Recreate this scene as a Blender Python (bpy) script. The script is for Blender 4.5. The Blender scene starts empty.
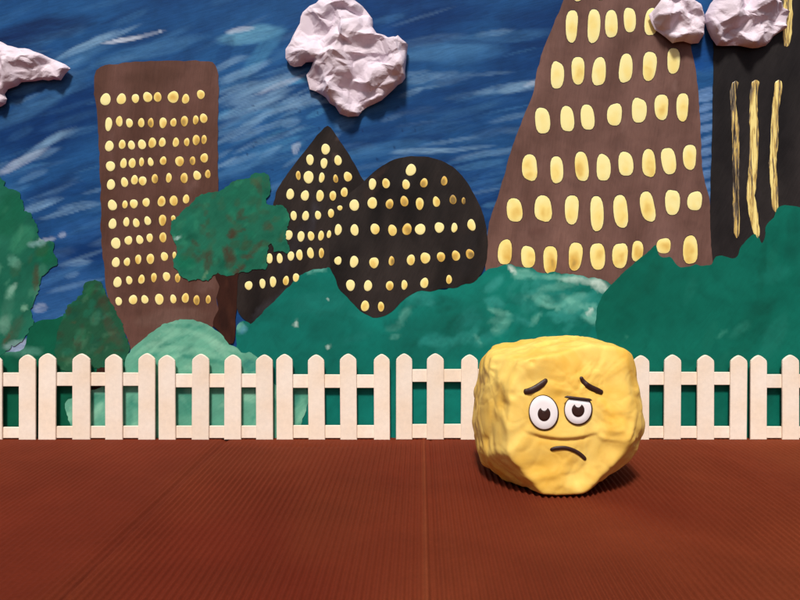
import bpy, bmesh, math, random
import numpy as np
from mathutils import Vector, noise
from mathutils.geometry import delaunay_2d_cdt
from mathutils.bvhtree import BVHTree

S = bpy.context.scene
COL = S.collection
random.seed(7)
rng = np.random.default_rng(7)

# ------------------------------------------------------------------ set measurements (metres)
D = 0.80        # camera to the painted backdrop (the backdrop stands at y = 0)
H = 0.187       # lens height above the table


def W(px, py, Y=0.0):
    """measured picture position -> point on the upright plane y = Y"""
    d = D + Y
    return Vector(((px - 400) / 800 * d, Y, H + (250 - py) / 800 * d))


# ------------------------------------------------------------------ object helpers
def link(o, parent=None):
    COL.objects.link(o)
    if parent:
        o.parent = parent
    return o


def tag(o, label=None, cat=None, group=None, kind=None):
    if label: o['label'] = label
    if cat: o['category'] = cat
    if group: o['group'] = group
    if kind: o['kind'] = kind
    return o


def empty(name, loc):
    o = bpy.data.objects.new(name, None)
    o.empty_display_size = 0.01
    link(o)
    o.location = loc
    return o


def mesh_obj(name, verts, faces, mat, parent=None, smooth=True, colors=None):
    me = bpy.data.meshes.new(name)
    off = parent.location if parent is not None else Vector((0, 0, 0))
    if parent is not None and parent.parent is not None:
        off = off + parent.parent.location
    vv = [(v[0] - off[0], v[1] - off[1], v[2] - off[2]) for v in verts]
    me.from_pydata(vv, [], faces)
    me.polygons.foreach_set('use_smooth', [smooth] * len(me.polygons))
    if colors is not None:
        a = me.color_attributes.new('paint', 'FLOAT_COLOR', 'POINT')
        c = np.ones((len(verts), 4), dtype=np.float32)
        c[:, :3] = colors
        a.data.foreach_set('color', c.ravel())
    me.materials.append(mat)
    me.update()
    o = bpy.data.objects.new(name, me)
    link(o, parent)
    return o


def lin(r, g, b):
    out = []
    for c in (r, g, b):
        c = c / 255
        out.append(c / 12.92 if c <= 0.04045 else ((c + 0.055) / 1.055) ** 2.4)
    return tuple(out)


# ------------------------------------------------------------------ materials
class NT:
    def __init__(s, name):
        s.m = bpy.data.materials.new(name)
        s.m.use_nodes = True
        s.t = s.m.node_tree
        s.b = s.t.nodes['Principled BSDF']

    def n(s, typ, **kw):
        nd = s.t.nodes.new(typ)
        for k, v in kw.items():
            if k in nd.inputs.keys():
                nd.inputs[k].default_value = v
            else:
                setattr(nd, k, v)
        return nd

    def l(s, a, b):
        s.t.links.new(a, b)

    def mix(s, fac, a, b, blend='MIX'):
        nd = s.t.nodes.new('ShaderNodeMix')
        nd.data_type = 'RGBA'
        nd.blend_type = blend
        for sock, v in ((nd.inputs[0], fac), (nd.inputs[6], a), (nd.inputs[7], b)):
            if hasattr(v, 'node'):
                s.l(v, sock)
            elif isinstance(v, (int, float)):
                sock.default_value = v
            else:
                sock.default_value = (*v, 1) if len(v) == 3 else v
        return nd.outputs[2]

    def coords(s, scale=(1, 1, 1), rot=(0, 0, 0), kind='Object'):
        tc = s.n('ShaderNodeTexCoord')
        mp = s.n('ShaderNodeMapping')
        mp.inputs['Rotation'].default_value = rot
        s.l(tc.outputs[kind], mp.inputs['Vector'])
        m2 = s.n('ShaderNodeMapping')
        m2.inputs['Scale'].default_value = scale
        s.l(mp.outputs['Vector'], m2.inputs['Vector'])
        return m2.outputs['Vector']

    def noise(s, vec, scale, detail=4, rough=0.55, dist=0.0):
        nd = s.n('ShaderNodeTexNoise', Scale=scale, Detail=detail, Roughness=rough, Distortion=dist)
        s.l(vec, nd.inputs['Vector'])
        return nd.outputs['Fac']

    def ramp(s, fac, stops):
        r = s.t.nodes.new('ShaderNodeValToRGB')
        s.l(fac, r.inputs['Fac'])
        el = r.color_ramp.elements
        while len(el) < len(stops):
            el.new(0.5)
        for e, (p, c) in zip(el, stops):
            e.position = p
            e.color = (c, c, c, 1) if isinstance(c, (int, float)) else (*c, 1)
        return r.outputs['Color']

    def bump(s, h, strength, dist):
        b = s.n('ShaderNodeBump', Strength=strength, Distance=dist)
        s.l(h, b.inputs['Height'])
        s.l(b.outputs['Normal'], s.b.inputs['Normal'])


def paint_material(name, ang=0.35, rough=0.55, streak=0.28, spec=0.12):
    """brushed poster paint: hand painted colour attribute plus bristle streaks and ridges"""
    t = NT(name)
    at = t.n('ShaderNodeAttribute', attribute_name='paint')
    v1 = t.coords((60, 60, 520), (0, ang, 0))
    st = t.noise(v1, 1.0, 5, 0.6, 0.6)
    v2 = t.coords((1, 1, 1))
    bl = t.noise(v2, 55, 4, 0.6, 0.5)
    f = t.ramp(st, [(0.25, 1 - streak), (0.5, 1.0), (0.78, 1 + streak * 0.8)])
    c = t.mix(1.0, at.outputs['Color'], f, 'MULTIPLY')
    g = t.ramp(bl, [(0.3, 0.86), (0.5, 1.0), (0.7, 1.1)])
    c = t.mix(1.0, c, g, 'MULTIPLY')
    t.l(c, t.b.inputs['Base Color'])
    t.b.inputs['Roughness'].default_value = rough
    t.b.inputs['Specular IOR Level'].default_value = spec
    t.bump(st, 0.3, 0.0004)
    return t.m


M_SKY = paint_material('sky_paint', 0.30, 0.5, 0.2)
M_GREEN = paint_material('green_paint', 0.9, 0.5, 0.07)
M_LEAF = paint_material('leaf_paint', 0.8, 0.6, 0.1)
M_BROWN = paint_material('brown_paint', 1.45, 0.6, 0.14)
M_BLACK = paint_material('black_paint', 1.1, 0.5, 0.22, 0.15)
M_BUSH = paint_material('pale_teal_paint', 0.6, 0.55, 0.1)


def window_material():
    t = NT('gold_paint')
    ob = t.n('ShaderNodeAttribute', attribute_name='wear', attribute_type='OBJECT')
    oi = t.n('ShaderNodeObjectInfo')
    tc = t.n('ShaderNodeTexCoord')
    ad = t.n('ShaderNodeVectorMath', operation='ADD')
    t.l(tc.outputs['Object'], ad.inputs[0])
    sc = t.n('ShaderNodeVectorMath', operation='SCALE')
    cx = t.n('ShaderNodeCombineXYZ')
    for i in range(3):
        t.l(oi.outputs['Random'], cx.inputs[i])
    t.l(cx.outputs[0], sc.inputs[0]); sc.inputs['Scale'].default_value = 7
    t.l(sc.outputs[0], ad.inputs[1])
    n1 = t.noise(ad.outputs[0], 85, 1, 0.4, 0.3)
    mp = t.n('ShaderNodeMapping')
    mp.inputs['Scale'].default_value = (1, 0, 1)
    t.l(tc.outputs['Generated'], mp.inputs['Vector'])
    ds = t.n('ShaderNodeVectorMath', operation='DISTANCE')
    cc = t.n('ShaderNodeCombineXYZ')
    mr = t.n('ShaderNodeMapRange')
    t.l(oi.outputs['Random'], mr.inputs[0]); mr.inputs[3].default_value = .38; mr.inputs[4].default_value = .66
    t.l(mr.outputs[0], cc.inputs[0]); cc.inputs[2].default_value = .40
    t.l(mp.outputs[0], ds.inputs[0]); t.l(cc.outputs[0], ds.inputs[1])
    core = t.ramp(ds.outputs['Value'], [(0.16, 0.17), (0.30, 0.10), (0.42, 0.0)])
    nn = t.n('ShaderNodeMath', operation='MULTIPLY_ADD')
    t.l(n1, nn.inputs[0]); nn.inputs[1].default_value = .45; nn.inputs[2].default_value = .17
    s1 = t.n('ShaderNodeMath', operation='ADD')
    t.l(nn.outputs[0], s1.inputs[0]); t.l(core, s1.inputs[1])
    sm = t.n('ShaderNodeMath', operation='ADD')
    t.l(s1.outputs[0], sm.inputs[0]); t.l(ob.outputs['Fac'], sm.inputs[1])
    c = t.ramp(sm.outputs[0], [(0.46, lin(255, 246, 172)), (0.66, lin(253, 232, 140)),
                               (0.82, lin(228, 188, 90)), (1.0, lin(140, 116, 66))])
    t.l(c, t.b.inputs['Base Color'])
    t.b.inputs['Roughness'].default_value = 0.35
    t.bump(n1, 0.25, 0.0008)
    return t.m


def stroke_material():
    t = NT('streaky_gold_paint')
    v = t.coords((420, 420, 34))
    n0 = t.noise(v, 1.0, 4, 0.6, 0.8)
    ob = t.n('ShaderNodeAttribute', attribute_name='wear', attribute_type='OBJECT')
    sm = t.n('ShaderNodeMath', operation='SUBTRACT')
    t.l(n0, sm.inputs[0]); t.l(ob.outputs['Fac'], sm.inputs[1])
    n1 = sm.outputs[0]
    c = t.ramp(n1, [(0.34, lin(52, 42, 34)), (0.43, lin(118, 108, 92)), (0.50, lin(200, 168, 92)), (0.60, lin(255, 236, 150))])
    t.l(c, t.b.inputs['Base Color'])
    t.b.inputs['Roughness'].default_value = 0.35
    t.bump(n1, 0.5, 0.001)
    return t.m


M_WIN = window_material()
M_EDGE = None
M_STROKE = stroke_material()


def fence_material():
    t = NT('cream_painted_wood')
    v = t.coords((1, 1, 1))
    a = t.noise(v, 260, 5, 0.7)
    b = t.noise(v, 22, 3, 0.5)
    oi = t.n('ShaderNodeObjectInfo')
    c = t.mix(t.ramp(b, [(0.35, 0.0), (0.65, 1.0)]), lin(249, 230, 208), lin(252, 240, 226))
    c = t.mix(1.0, c, t.ramp(a, [(0.3, 0.93), (0.7, 1.04)]), 'MULTIPLY')
    c = t.mix(1.0, c, t.ramp(oi.outputs['Random'], [(0.0, 0.93), (1.0, 1.0)]), 'MULTIPLY')
    t.l(c, t.b.inputs['Base Color'])
    t.b.inputs['Roughness'].default_value = 0.7
    t.b.inputs['Specular IOR Level'].default_value = 0.2
    t.bump(a, 0.25, 0.0004)
    return t.m


def paper_material():
    t = NT('crumpled_paper')
    v = t.coords()
    a = t.noise(v, 120, 4, 0.6)
    b = t.noise(v, 30, 3, 0.6)
    c = t.mix(t.ramp(b, [(0.35, 0.0), (0.65, 1.0)]), lin(216, 203, 216), lin(226, 212, 222))
    t.l(c, t.b.inputs['Base Color'])
    t.b.inputs['Roughness'].default_value = 0.75
    t.bump(a, 0.2, 0.0006)
    return t.m


def clay_material():
    t = NT('yellow_clay')
    v = t.coords()
    a = t.noise(v, 28, 4, 0.55, 0.4)
    f = t.noise(v, 45, 4, 0.45, 0.1)
    k = t.noise(v, 16, 2, 0.5)
    c = t.mix(t.ramp(a, [(0.3, 0.0), (0.7, 1.0)]), lin(234, 182, 68), lin(252, 218, 118))
    c = t.mix(t.ramp(k, [(0.60, 0.0), (0.72, 0.35)]), c, lin(222, 156, 44))
    t.l(c, t.b.inputs['Base Color'])
    t.b.inputs['Roughness'].default_value = 0.6
    t.b.inputs['Specular IOR Level'].default_value = 0.3
    t.b.inputs['Subsurface Weight'].default_value = 0.04
    t.b.inputs['Subsurface Radius'].default_value = (0.006, 0.003, 0.001)
    t.b.inputs['Subsurface Scale'].default_value = 1.0
    t.bump(f, 0.45, 0.0018)
    return t.m


def plain(name, col, rough=0.5, bs=0.2, scale=200, dist=0.0005, var=0.1):
    t = NT(name)
    v = t.coords()
    a = t.noise(v, scale, 4, 0.6)
    c = t.mix(1.0, col, t.ramp(a, [(0.3, 1 - var), (0.7, 1 + var)]), 'MULTIPLY')
    t.l(c, t.b.inputs['Base Color'])
    t.b.inputs['Roughness'].default_value = rough
    t.bump(a, bs, dist)
    return t.m


def floor_material():
    t = NT('brown_corrugated_card')
    at = t.n('ShaderNodeAttribute', attribute_name='paint')
    v = t.coords((1, 1, 1))
    a = t.noise(v, 9, 4, 0.6, 0.4)
    f = t.noise(v, 420, 4, 0.65)
    c = t.mix(1.0, at.outputs['Color'], t.ramp(a, [(0.3, 0.86), (0.7, 1.12)]), 'MULTIPLY')
    c = t.mix(1.0, c, t.ramp(f, [(0.3, 0.9), (0.7, 1.1)]), 'MULTIPLY')
    t.l(c, t.b.inputs['Base Color'])
    t.b.inputs['Roughness'].default_value = 0.8
    t.b.inputs['Specular IOR Level'].default_value = 0.06
    t.bump(f, 0.25, 0.0004)
    return t.m


M_EDGE = plain('dark_outline_paint', lin(34, 16, 24), 0.6)
M_FENCE = fence_material()
M_PAPER = paper_material()
M_CLAY = clay_material()
M_DARK = plain('dark_brown_clay', lin(52, 26, 20), 0.5, 0.3)
M_WHITE = plain('white_eye_card', lin(252, 248, 250), 0.4, 0.05, var=0.02)
M_FLOOR = floor_material()


# ------------------------------------------------------------------ hand painting on dense meshes (colour attribute)
def nz(x, y, s, seed=0.0, oct_=3):
    """cheap vectorised value noise in about -1..1"""
    out = np.zeros_like(x, dtype=float)
    amp = 1.0; tot = 0
    for o in range(oct_):
        fx = x / s * 2 ** o + seed * 17.3 + o * 5.1
        fy = y / s * 2 ** o + seed * 9.7 + o * 3.3
        ix = np.floor(fx); iy = np.floor(fy)
        u = fx - ix; v = fy - iy
        u = u * u * (3 - 2 * u); v = v * v * (3 - 2 * v)

        def h(a, b):
            n = np.sin(a * 127.1 + b * 311.7 + 74.7) * 43758.5453
            return (n - np.floor(n)) * 2 - 1
        out += amp * ((h(ix, iy) * (1 - u) + h(ix + 1, iy) * u) * (1 - v) + (h(ix, iy + 1) * (1 - u) + h(ix + 1, iy + 1) * u) * v)
        tot += amp
        amp *= 0.5
    return out / tot


def stroke(col, x, y, cx, cy, hl, hw, ang, c, a, seed=0.0, soft=0.45):
    """one brush stroke; ang in degrees, positive rises to the right; sizes in the same unit as x, y"""
    an = math.radians(ang)
    sel = (np.abs(x - cx) < hl * 1.5 + 4) & (np.abs(y - cy) < hl * 1.5 + 4)
    if not sel.any():
        return
    X = x[sel] - cx; Y = -(y[sel] - cy)
    u = X * math.cos(an) + Y * math.sin(an)
    v = -X * math.sin(an) + Y * math.cos(an)
    v = v + 0.12 * hw * nz(u, v, hl * 0.6 + 1, seed) * 3
    br = nz(v * 3.2 + seed * 11, u * 0.18, max(hw * 0.8, 5.0), seed + 2)
    r = np.sqrt((u / hl) ** 2 + (v / hw) ** 2) + 0.22 * br
    m = np.clip((1.12 - r) / soft, 0, 1)
    m = m * m * (3 - 2 * m) * a * np.clip(0.75 + 0.45 * br, 0, 1)
    cc = np.array(c)
    col[sel] = col[sel] * (1 - m[:, None]) + cc * m[:, None]


def base_fill(x, y, c1, c2, s=60, seed=1.0, ang=0.0, stretch=3.0):
    a = math.radians(ang)
    u = x * math.cos(a) - y * math.sin(a)
    v = x * math.sin(a) + y * math.cos(a)
    f = np.clip(0.5 + 0.9 * nz(u / stretch, v, s, seed, 4), 0, 1)[:, None]
    return np.array(c1) * (1 - f) + np.array(c2) * f


# ------------------------------------------------------------------ the sky backdrop
def build_sky():
    xs = np.concatenate([np.linspace(-900, -60, 60, endpoint=False), np.arange(-60, 862, 1.6), np.linspace(866, 1700, 60)])
    ys = np.concatenate([np.linspace(-620, -40, 40, endpoint=False), np.arange(-40, 452, 1.6)])
    X, Y = np.meshgrid(xs, ys)
    x = X.ravel(); y = Y.ravel()
    deep = lin(14, 54, 108); mid = lin(36, 90, 146); navy = lin(14, 32, 78); pale = lin(130, 172, 206); steel = lin(72, 126, 174)
    white = lin(200, 214, 232)
    col = base_fill(x, y, deep, mid, 46, 3.0, 20, 3.6)
    # lower left of the sky is a greyer lighter blue
    st = []
    st += [(30, 33, 70, 14, 12, navy, .85), (120, 42, 60, 7, 14, navy, .3), (20, 60, 40, 18, 10, navy, .5)]
    st += [(85, 46, 38, 4, 26, pale, .8), (105, 40, 40, 3, 24, pale, .6), (122, 40, 22, 2.5, 10, white, .9), (140, 37, 25, 2, 14, white, .5), (160, 31, 2, 3, 80, white, .5),
           (150, 50, 60, 8, 14, steel, .6), (60, 66, 60, 9, 24, steel, .6), (40, 100, 60, 10, 30, steel, .45),
           (40, 148, 40, 4, 32, pale, .6), (20, 162, 30, 5, 28, white, .45), (52, 138, 14, 3, 34, pale, .5),
           (50, 186, 30, 5, 22, navy, .45), (40, 205, 24, 3.5, 20, pale, .5), (70, 211, 34, 3, 14, pale, .5), (78, 205, 20, 3, 10, pale, .4),
           (60, 190, 40, 10, 10, deep, .7), (46, 240, 12, 2.5, 10, white, .5), (62, 235, 5, 3, 20, white, .5),
           (76, 263, 16, 3.5, 8, pale, .55), (72, 275, 8, 3, 20, pale, .5), (40, 308, 8, 5, 10, white, .5), (20, 346, 16, 6, 15, white, .7),
           (50, 300, 50, 40, 10, lin(52, 100, 160), .55), (80, 230, 30, 12, 12, lin(44, 94, 156), .5)]
    st += [(250, 35, 36, 9, 10, lin(110, 176, 206), .7), (262, 52, 34, 9, 50, lin(74, 140, 182), .6), (240, 30, 16, 3, 8, white, .6),
           (225, 52, 20, 7, 70, deep, .6), (245, 72, 30, 5, 24, pale, .55), (262, 88, 46, 6, 24, pale, .55), (255, 104, 44, 6, 22, pale, .55),
           (250, 120, 40, 5, 24, steel, .6), (282, 84, 30, 3, 22, white, .4), (240, 131, 30, 4, 28, pale, .5), (270, 126, 30, 4, 16, pale, .45),
           (296, 148, 7, 4, 60, white, .5), (250, 158, 30, 5, 20, steel, .6), (232, 171, 20, 4, 18, steel, .5), (232, 62, 20, 4, 20, pale, .35),
           (230, 96, 22, 3.5, 26, pale, .45), (280, 110, 30, 3, 18, pale, .4), (260, 140, 40, 4, 16, deep, .6)]
    st += [(345, 122, 12, 8, 30, lin(90, 140, 190), .5), (395, 116, 16, 3, 20, pale, .35), (360, 140, 40, 12, 12, deep, .8), (430, 120, 60, 18, 6, deep, .6),
           (380, 150, 60, 7, 10, steel, .35), (420, 151, 34, 3, 3, pale, .6), (455, 150, 40, 2.5, 6, pale, .5), (480, 165, 30, 4, 10, steel, .6),
           (440, 50, 60, 10, 8, steel, .65), (470, 55, 40, 10, 8, lin(58, 112, 164), .6), (500, 38, 60, 7, 6, steel, .4), (470, 42, 30, 3, 0, deep, .6),
           (424, 78, 20, 5, 14, pale, .35), (520, 86, 24, 5, 14, pale, .7), (484, 92, 12, 3, 12, pale, .5), (500, 72, 60, 5, 12, deep, .5), (535, 83, 12, 3, 14, white, .5),
           (440, 100, 50, 12, 14, deep, .6), (412, 92, 14, 3, 20, pale, .4), (478, 190, 22, 12, 15, lin(36, 86, 150), .5), (490, 205, 10, 3, 10, steel, .6)]
    for (yy, aa) in ((98, .7), (108, .6), (118, .6), (128, .7), (141, .6), (152, .7), (163, .5), (175, .6), (186, .6), (92, .5), (196, .5)):
        st.append((705, yy, 14, 4, 15, lin(128, 168, 218), aa))
    st += [(700, 60, 14, 24, 80, lin(18, 74, 148), .8), (708, 44, 10, 16, 80, deep, .6)]
    r = random.Random(5)
    for _ in range(520):
        cx = r.uniform(-120, 900); cy = r.uniform(-60, 330)
        a = 22 if cx < 330 else 9
        c = r.choice([deep, mid, steel, steel, navy, lin(48, 100, 160), pale])
        al = r.uniform(.12, .42) * (.6 if c == pale else 1)
        stroke(col, x, y, cx, cy, r.uniform(14, 46), r.uniform(1.5, 6), a + r.uniform(-9, 9), c, al, r.uniform(0, 40))
    for _ in range(70):
        stroke(col, x, y, r.uniform(218, 335), r.uniform(60, 165), r.uniform(10, 30), r.uniform(1.2, 3.4), 22 + r.uniform(-7, 7), r.choice([pale, steel, pale, lin(80, 150, 196)]), r.uniform(.25, .6), r.uniform(0, 40))
    for _ in range(40):
        stroke(col, x, y, r.uniform(-20, 100), r.uniform(40, 320), r.uniform(10, 34), r.uniform(1.2, 4), 18 + r.uniform(-9, 9), r.choice([pale, steel, steel]), r.uniform(.2, .5), r.uniform(0, 40))
    for _ in range(40):
        stroke(col, x, y, r.uniform(400, 540), r.uniform(30, 200), r.uniform(14, 40), r.uniform(1.2, 4), 9 + r.uniform(-6, 6), r.choice([pale, steel, steel]), r.uniform(.15, .4), r.uniform(0, 40))
    for s in st:
        stroke(col, x, y, *s, seed=r.uniform(0, 40))
    for _ in range(30):
        stroke(col, x, y, r.uniform(240, 420), r.uniform(100, 180), 1.6, 1.4, 30, navy, .6, r.uniform(0, 9))
    d = D
    V = np.stack([(x - 400) / 800 * d, np.zeros_like(x), H + (250 - y) / 800 * d], 1)
    V[:, 1] += 0.0003 + 0.0002 * nz(x, y, 70, 5.0)
    nx, ny = len(xs), len(ys)
    F = []
    for j in range(ny - 1):
        b = j * nx
        F += [(b + i, b + i + nx, b + i + nx + 1, b + i + 1) for i in range(nx - 1)]
    o = mesh_obj('sky', V, F, M_SKY, colors=col)
    tag(o, kind='structure')


build_sky()


# ------------------------------------------------------------------ thin cut-outs / painted shapes lying on the backdrop
def densify(poly, step=4.0, jit=0.5, seed=0.0):
    out = []
    n = len(poly)
    for i in range(n):
        a = poly[i]; b = poly[(i + 1) % n]
        L = math.hypot(b[0] - a[0], b[1] - a[1])
        k = max(1, int(L / step))
        for j in range(k):
            t = j / k
            out.append((a[0] + (b[0] - a[0]) * t, a[1] + (b[1] - a[1]) * t))
    # light smoothing, then hand wobble
    m = len(out)
    sm = [((out[i - 1][0] + 2 * out[i][0] + out[(i + 1) % m][0]) / 4, (out[i - 1][1] + 2 * out[i][1] + out[(i + 1) % m][1]) / 4) for i in range(m)]
    res = []
    for (x, y) in sm:
        v = noise.noise_vector(Vector((x * 0.11, y * 0.11, seed)))
        w = noise.noise_vector(Vector((x * 0.35, y * 0.35, seed + 9)))
        g = noise.noise_vector(Vector((x * 0.8, y * 0.8, seed + 19)))
        q = 1.2 if jit > .6 else .3
        res.append((x + jit * (1.6 * v.x + 0.9 * w.x + q * g.x), y + jit * (1.6 * v.y + 0.9 * w.y + q * g.y)))
    return res


def fill(poly, step):
    """triangulated outline with a jittered grid of points inside it"""
    xs = [p[0] for p in poly]; ys = [p[1] for p in poly]
    pts = [Vector(p) for p in poly]
    nb = len(poly)
    gx = np.arange(min(xs) + step / 2, max(xs), step)
    gy = np.arange(min(ys) + step / 2, max(ys), step)
    GX, GY = np.meshgrid(gx, gy)
    GX = GX.ravel() + rng.uniform(-.25, .25, GX.size) * step
    GY = GY.ravel() + rng.uniform(-.25, .25, GY.size) * step
    inside = np.zeros(GX.size, bool)
    near = np.full(GX.size, 1e9)
    for i in range(nb):
        x1, y1 = poly[i]; x2, y2 = poly[(i + 1) % nb]
        cond = (y1 > GY) != (y2 > GY)
        with np.errstate(divide='ignore', invalid='ignore'):
            xi = (x2 - x1) * (GY - y1) / ((y2 - y1) if y2 != y1 else 1e-9) + x1
        inside ^= cond & (GX < xi)
        dx, dy = x2 - x1, y2 - y1
        t = np.clip(((GX - x1) * dx + (GY - y1) * dy) / (dx * dx + dy * dy + 1e-9), 0, 1)
        near = np.minimum(near, np.hypot(GX - x1 - t * dx, GY - y1 - t * dy))
    k = inside & (near > step * 0.45)
    edge_d = near[k]
    pts += [Vector((a, b)) for a, b in zip(GX[k], GY[k])]
    edges = [(i, (i + 1) % nb) for i in range(nb)]
    v, e, f, ov, oe, of = delaunay_2d_cdt(pts, edges, [], 1, 1e-5)
    # distance to the outline for every output vertex
    dist = []
    ed = [0.0] * nb + list(edge_d)
    for o in ov:
        dist.append(min((ed[i] for i in o), default=0.0))
    bnd = [i for i, o in enumerate(ov) if any(j < nb for j in o)]
    return v, f, dist


def slab(name, poly, Y, thick, mat, colfn, parent=None, step=3.0, jit=0.5, seed=0.0, dens=4.0, relief=0.0):
    P = densify(poly, dens, jit, seed)
    v, f, dist = fill(P, step)
    x = np.array([p[0] for p in v]); y = np.array([p[1] for p in v])
    col = colfn(x, y)
    n = len(v)
    dd = np.array(dist)
    rel = relief * nz(x, y, 30, seed + 1.0)
    verts = []
    for i in range(n):
        p = W(x[i], y[i], Y - thick)
        round_ = 0.0
        verts.append((p.x, Y - thick + round_ - rel[i] * min(1, dd[i] / 6), p.z))
    for i in range(n):
        p = W(x[i], y[i], Y)
        verts.append((p.x, Y, p.z))
    faces = []
    from collections import defaultdict
    ec = defaultdict(int)
    tris = []
    for t in f:
        a, b, c = (Vector((x[i], y[i])) for i in t)
        if (b - a).cross(c - a) > 0:      # y grows downwards: make the front face the camera
            t = list(reversed(t))
        tris.append(tuple(t))
        for i in range(3):
            ec[(t[i], t[(i + 1) % 3])] += 1
    for t in tris:
        faces.append(tuple(t))
        faces.append(tuple(n + i for i in reversed(t)))
    for (a, b) in list(ec):
        if (b, a) not in ec:
            faces.append((b, a, n + a, n + b))
    col2 = np.concatenate([col, col])
    return mesh_obj(name, verts, faces, mat, parent, False, col2)


def dab(name, cx, cy, w, h, Y, tilt, mat, parent, wear, seed, square=0.0):
    """a raised dab of paint: a low dome with an uneven rounded outline"""
    r = random.Random(seed)
    ph = r.uniform(0, 6.28); wob = r.uniform(.03, .08)
    N = 20
    rings = [(1.04, 0.0), (0.97, 0.45), (0.78, 0.9), (0.5, 1.0)]
    T = 0.00038
    verts = []
    p_exp = 2 + .75 * square
    for (rr, hh) in rings:
        for i in range(N):
            a = 2 * math.pi * i / N
            ca, sa = math.cos(a), math.sin(a)
            k = (abs(ca) ** p_exp + abs(sa) ** p_exp) ** (-1 / p_exp)
            k *= 1 + wob * math.sin(2 * a + ph) + wob * 0.6 * math.sin(3 * a + 2 * ph)
            ux = ca * k * w / 2 * rr; uy = sa * k * h / 2 * rr
            t = math.radians(tilt)
            x = ux * math.cos(t) - uy * math.sin(t); y = ux * math.sin(t) + uy * math.cos(t)
            p = W(cx + x, cy + y, Y)
            verts.append((p.x, Y - T * hh, p.z))
    c = W(cx, cy, Y)
    verts.append((c.x, Y - T, c.z))
    faces = []
    for j in range(len(rings) - 1):
        for i in range(N):
            a = j * N + i; b = j * N + (i + 1) % N
            faces.append((a, b, b + N, a + N))
    j = (len(rings) - 1) * N
    for i in range(N):
        faces.append((j + i, j + (i + 1) % N, len(verts) - 1))
    o = mesh_obj(name, verts, faces, mat, parent)
    o.data.materials.append(M_EDGE)
    for q in range(N):
        o.data.polygons[q].material_index = 1
    o['wear'] = wear
    return o


def brown_fill(c1, c2, seed, extra=()):
    def fn(x, y):
        col = base_fill(x, y, np.array(c1) * .9, np.array(c2) * 1.1, 26, seed, 80, 3.0)
        for s in extra:
            stroke(col, x, y, *s, seed=seed)
        return col
    return fn


def blotches(n, box, cols, size, seed, alpha=(.2, .6), angs=(-60, 60), asp=(.25, .6)):
    r = random.Random(seed)
    out = []
    for _ in range(n):
        hl = r.uniform(*size)
        out.append((r.uniform(box[0], box[2]), r.uniform(box[1], box[3]), hl, hl * r.uniform(*asp), r.uniform(*angs), r.choice(cols), r.uniform(*alpha)))
    return out


L1, L2, L3, L4, L5, L6 = [-0.00020 * i for i in range(1, 7)]
TH = 0.00018
GROUND = 438.0


def base_at(px, Y=0.0):
    return Vector((W(px, 0).x, Y, 0.0))


# ---- brown tower on the left
t = tag(empty('tower_building', base_at(157)), 'narrow dark brown tower with rows of small round yellow windows, behind the round tree', 'building')
tower1 = [(93.5, 76), (95, 70), (100, 66), (110, 64.5), (130, 62), (150, 60.5), (180, 60.5), (200, 61), (213, 61.5), (217, 65), (218.5, 80), (218, 120), (218, 170),
          (218.5, 200), (219, 240), (218, 274), (215, 279), (222, 287), (215, 297), (218, 304), (219, 312), (212, 328), (208, 345), (206, 362), (132, 362), (130, 345), (126, 335), (118, 320), (110, 305),
          (106, 290), (104, 270), (102, 250), (100.5, 225), (101, 190), (100, 170), (98.5, 140), (97, 110), (94, 90)]
ex = [(113, 130, 60, .9, 88, lin(128, 98, 92), .45), (184, 110, 50, .8, 87, lin(120, 90, 86), .3), (192, 186, 9, 5, 30, lin(125, 96, 90), .5), (150, 76, 40, 8, 5, lin(84, 58, 48), .5)]
ex += [(170, 318, 40, 10, 5, lin(124, 98, 88), .6), (205, 285, 12, 8, 30, lin(118, 90, 82), .6)]
ex += blotches(40, (95, 62, 220, 340), [lin(76, 50, 42), lin(112, 82, 74), lin(92, 66, 56)], (6, 22), 3, (.15, .4), (60, 110))
slab('facade', tower1, L1, TH, M_BROWN, brown_fill(lin(88, 60, 50), lin(104, 74, 66), 4.0, ex), t, 4, .6, 1.0)
rows = {0: ["67,212,11,14 135,210,10,12.5 195,208,7.5,11 247,202,9.5,12 290,202,8.5,11 357,202,11.5,14 410,210,8,11 475,191,8,11",
            "80,318,8,15 126,306,7.5,11.5 169,313,7,11 220,312,7,10.5 261,312,6.5,10.5 313,312,8.5,11.5 358,311,6.5,10 405,305,8,11.5 453,300,6.5,10 487,293,8,11",
            "83,412,9.5,12 138,405,7.5,10.5 178,408,7.5,10.5 223,405,8.5,11.5 267,398,8.5,11.5 310,396,7.5,10.5 368,396,7,10.5 415,395,5.5,10 455,386,8,11.5 489,384,6,10",
            "88,498,9.5,12 144,486,7,11.5 181,485,7.5,11.5 221,480,5.5,10 260,480,6,10 314,475,7,10 384,477,9,12 440,475,6.5,9.5 490,463,8,11",
            "90,577,9,12 148,567,7.5,11.5 191,557,7.5,11 226,561,8,11 278,552,7,10.5 338,548,6.5,10.5 404,549,8,11.5 459,538,8,11 505,532,6,9.5"],
        1: ["96,108,9.5,12.5 150,105,6,9 188,102,8,11 241,96,7.5,10.5 307,92,8.5,12 359,89,9,11.5 412,82,7,10.5",
            "97,188,8.5,12 156,180,6.5,11 198,184,7,10.5 247,175,7,10.5 311,172,8.5,12 357,164,5,6.5",
            "111,271,10.5,12.5 165,259,8,10.5 213,256,7.5,10.5 256,248,6.5,10.5 313,246,8,11",
            "111,353,8.5,11.5 159,351,6.5,10 207,340,7,10.5 259,338,8.5,11.5 319,328,7.5,10.5 362,323,4,9",
            "118,438,9,12 168,430,6.5,10 221,426,7,10.5 274,418,6.5,10 328,414,7.5,11 376,420,6,10",
            "123,520,7,10 185,513,9,11 235,512,7.5,10 297,511,9,13 357,510,6.5,10.5 409,506,7.5,11.5 457,515,7,11 507,512,5.5,9.5"]}
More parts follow.
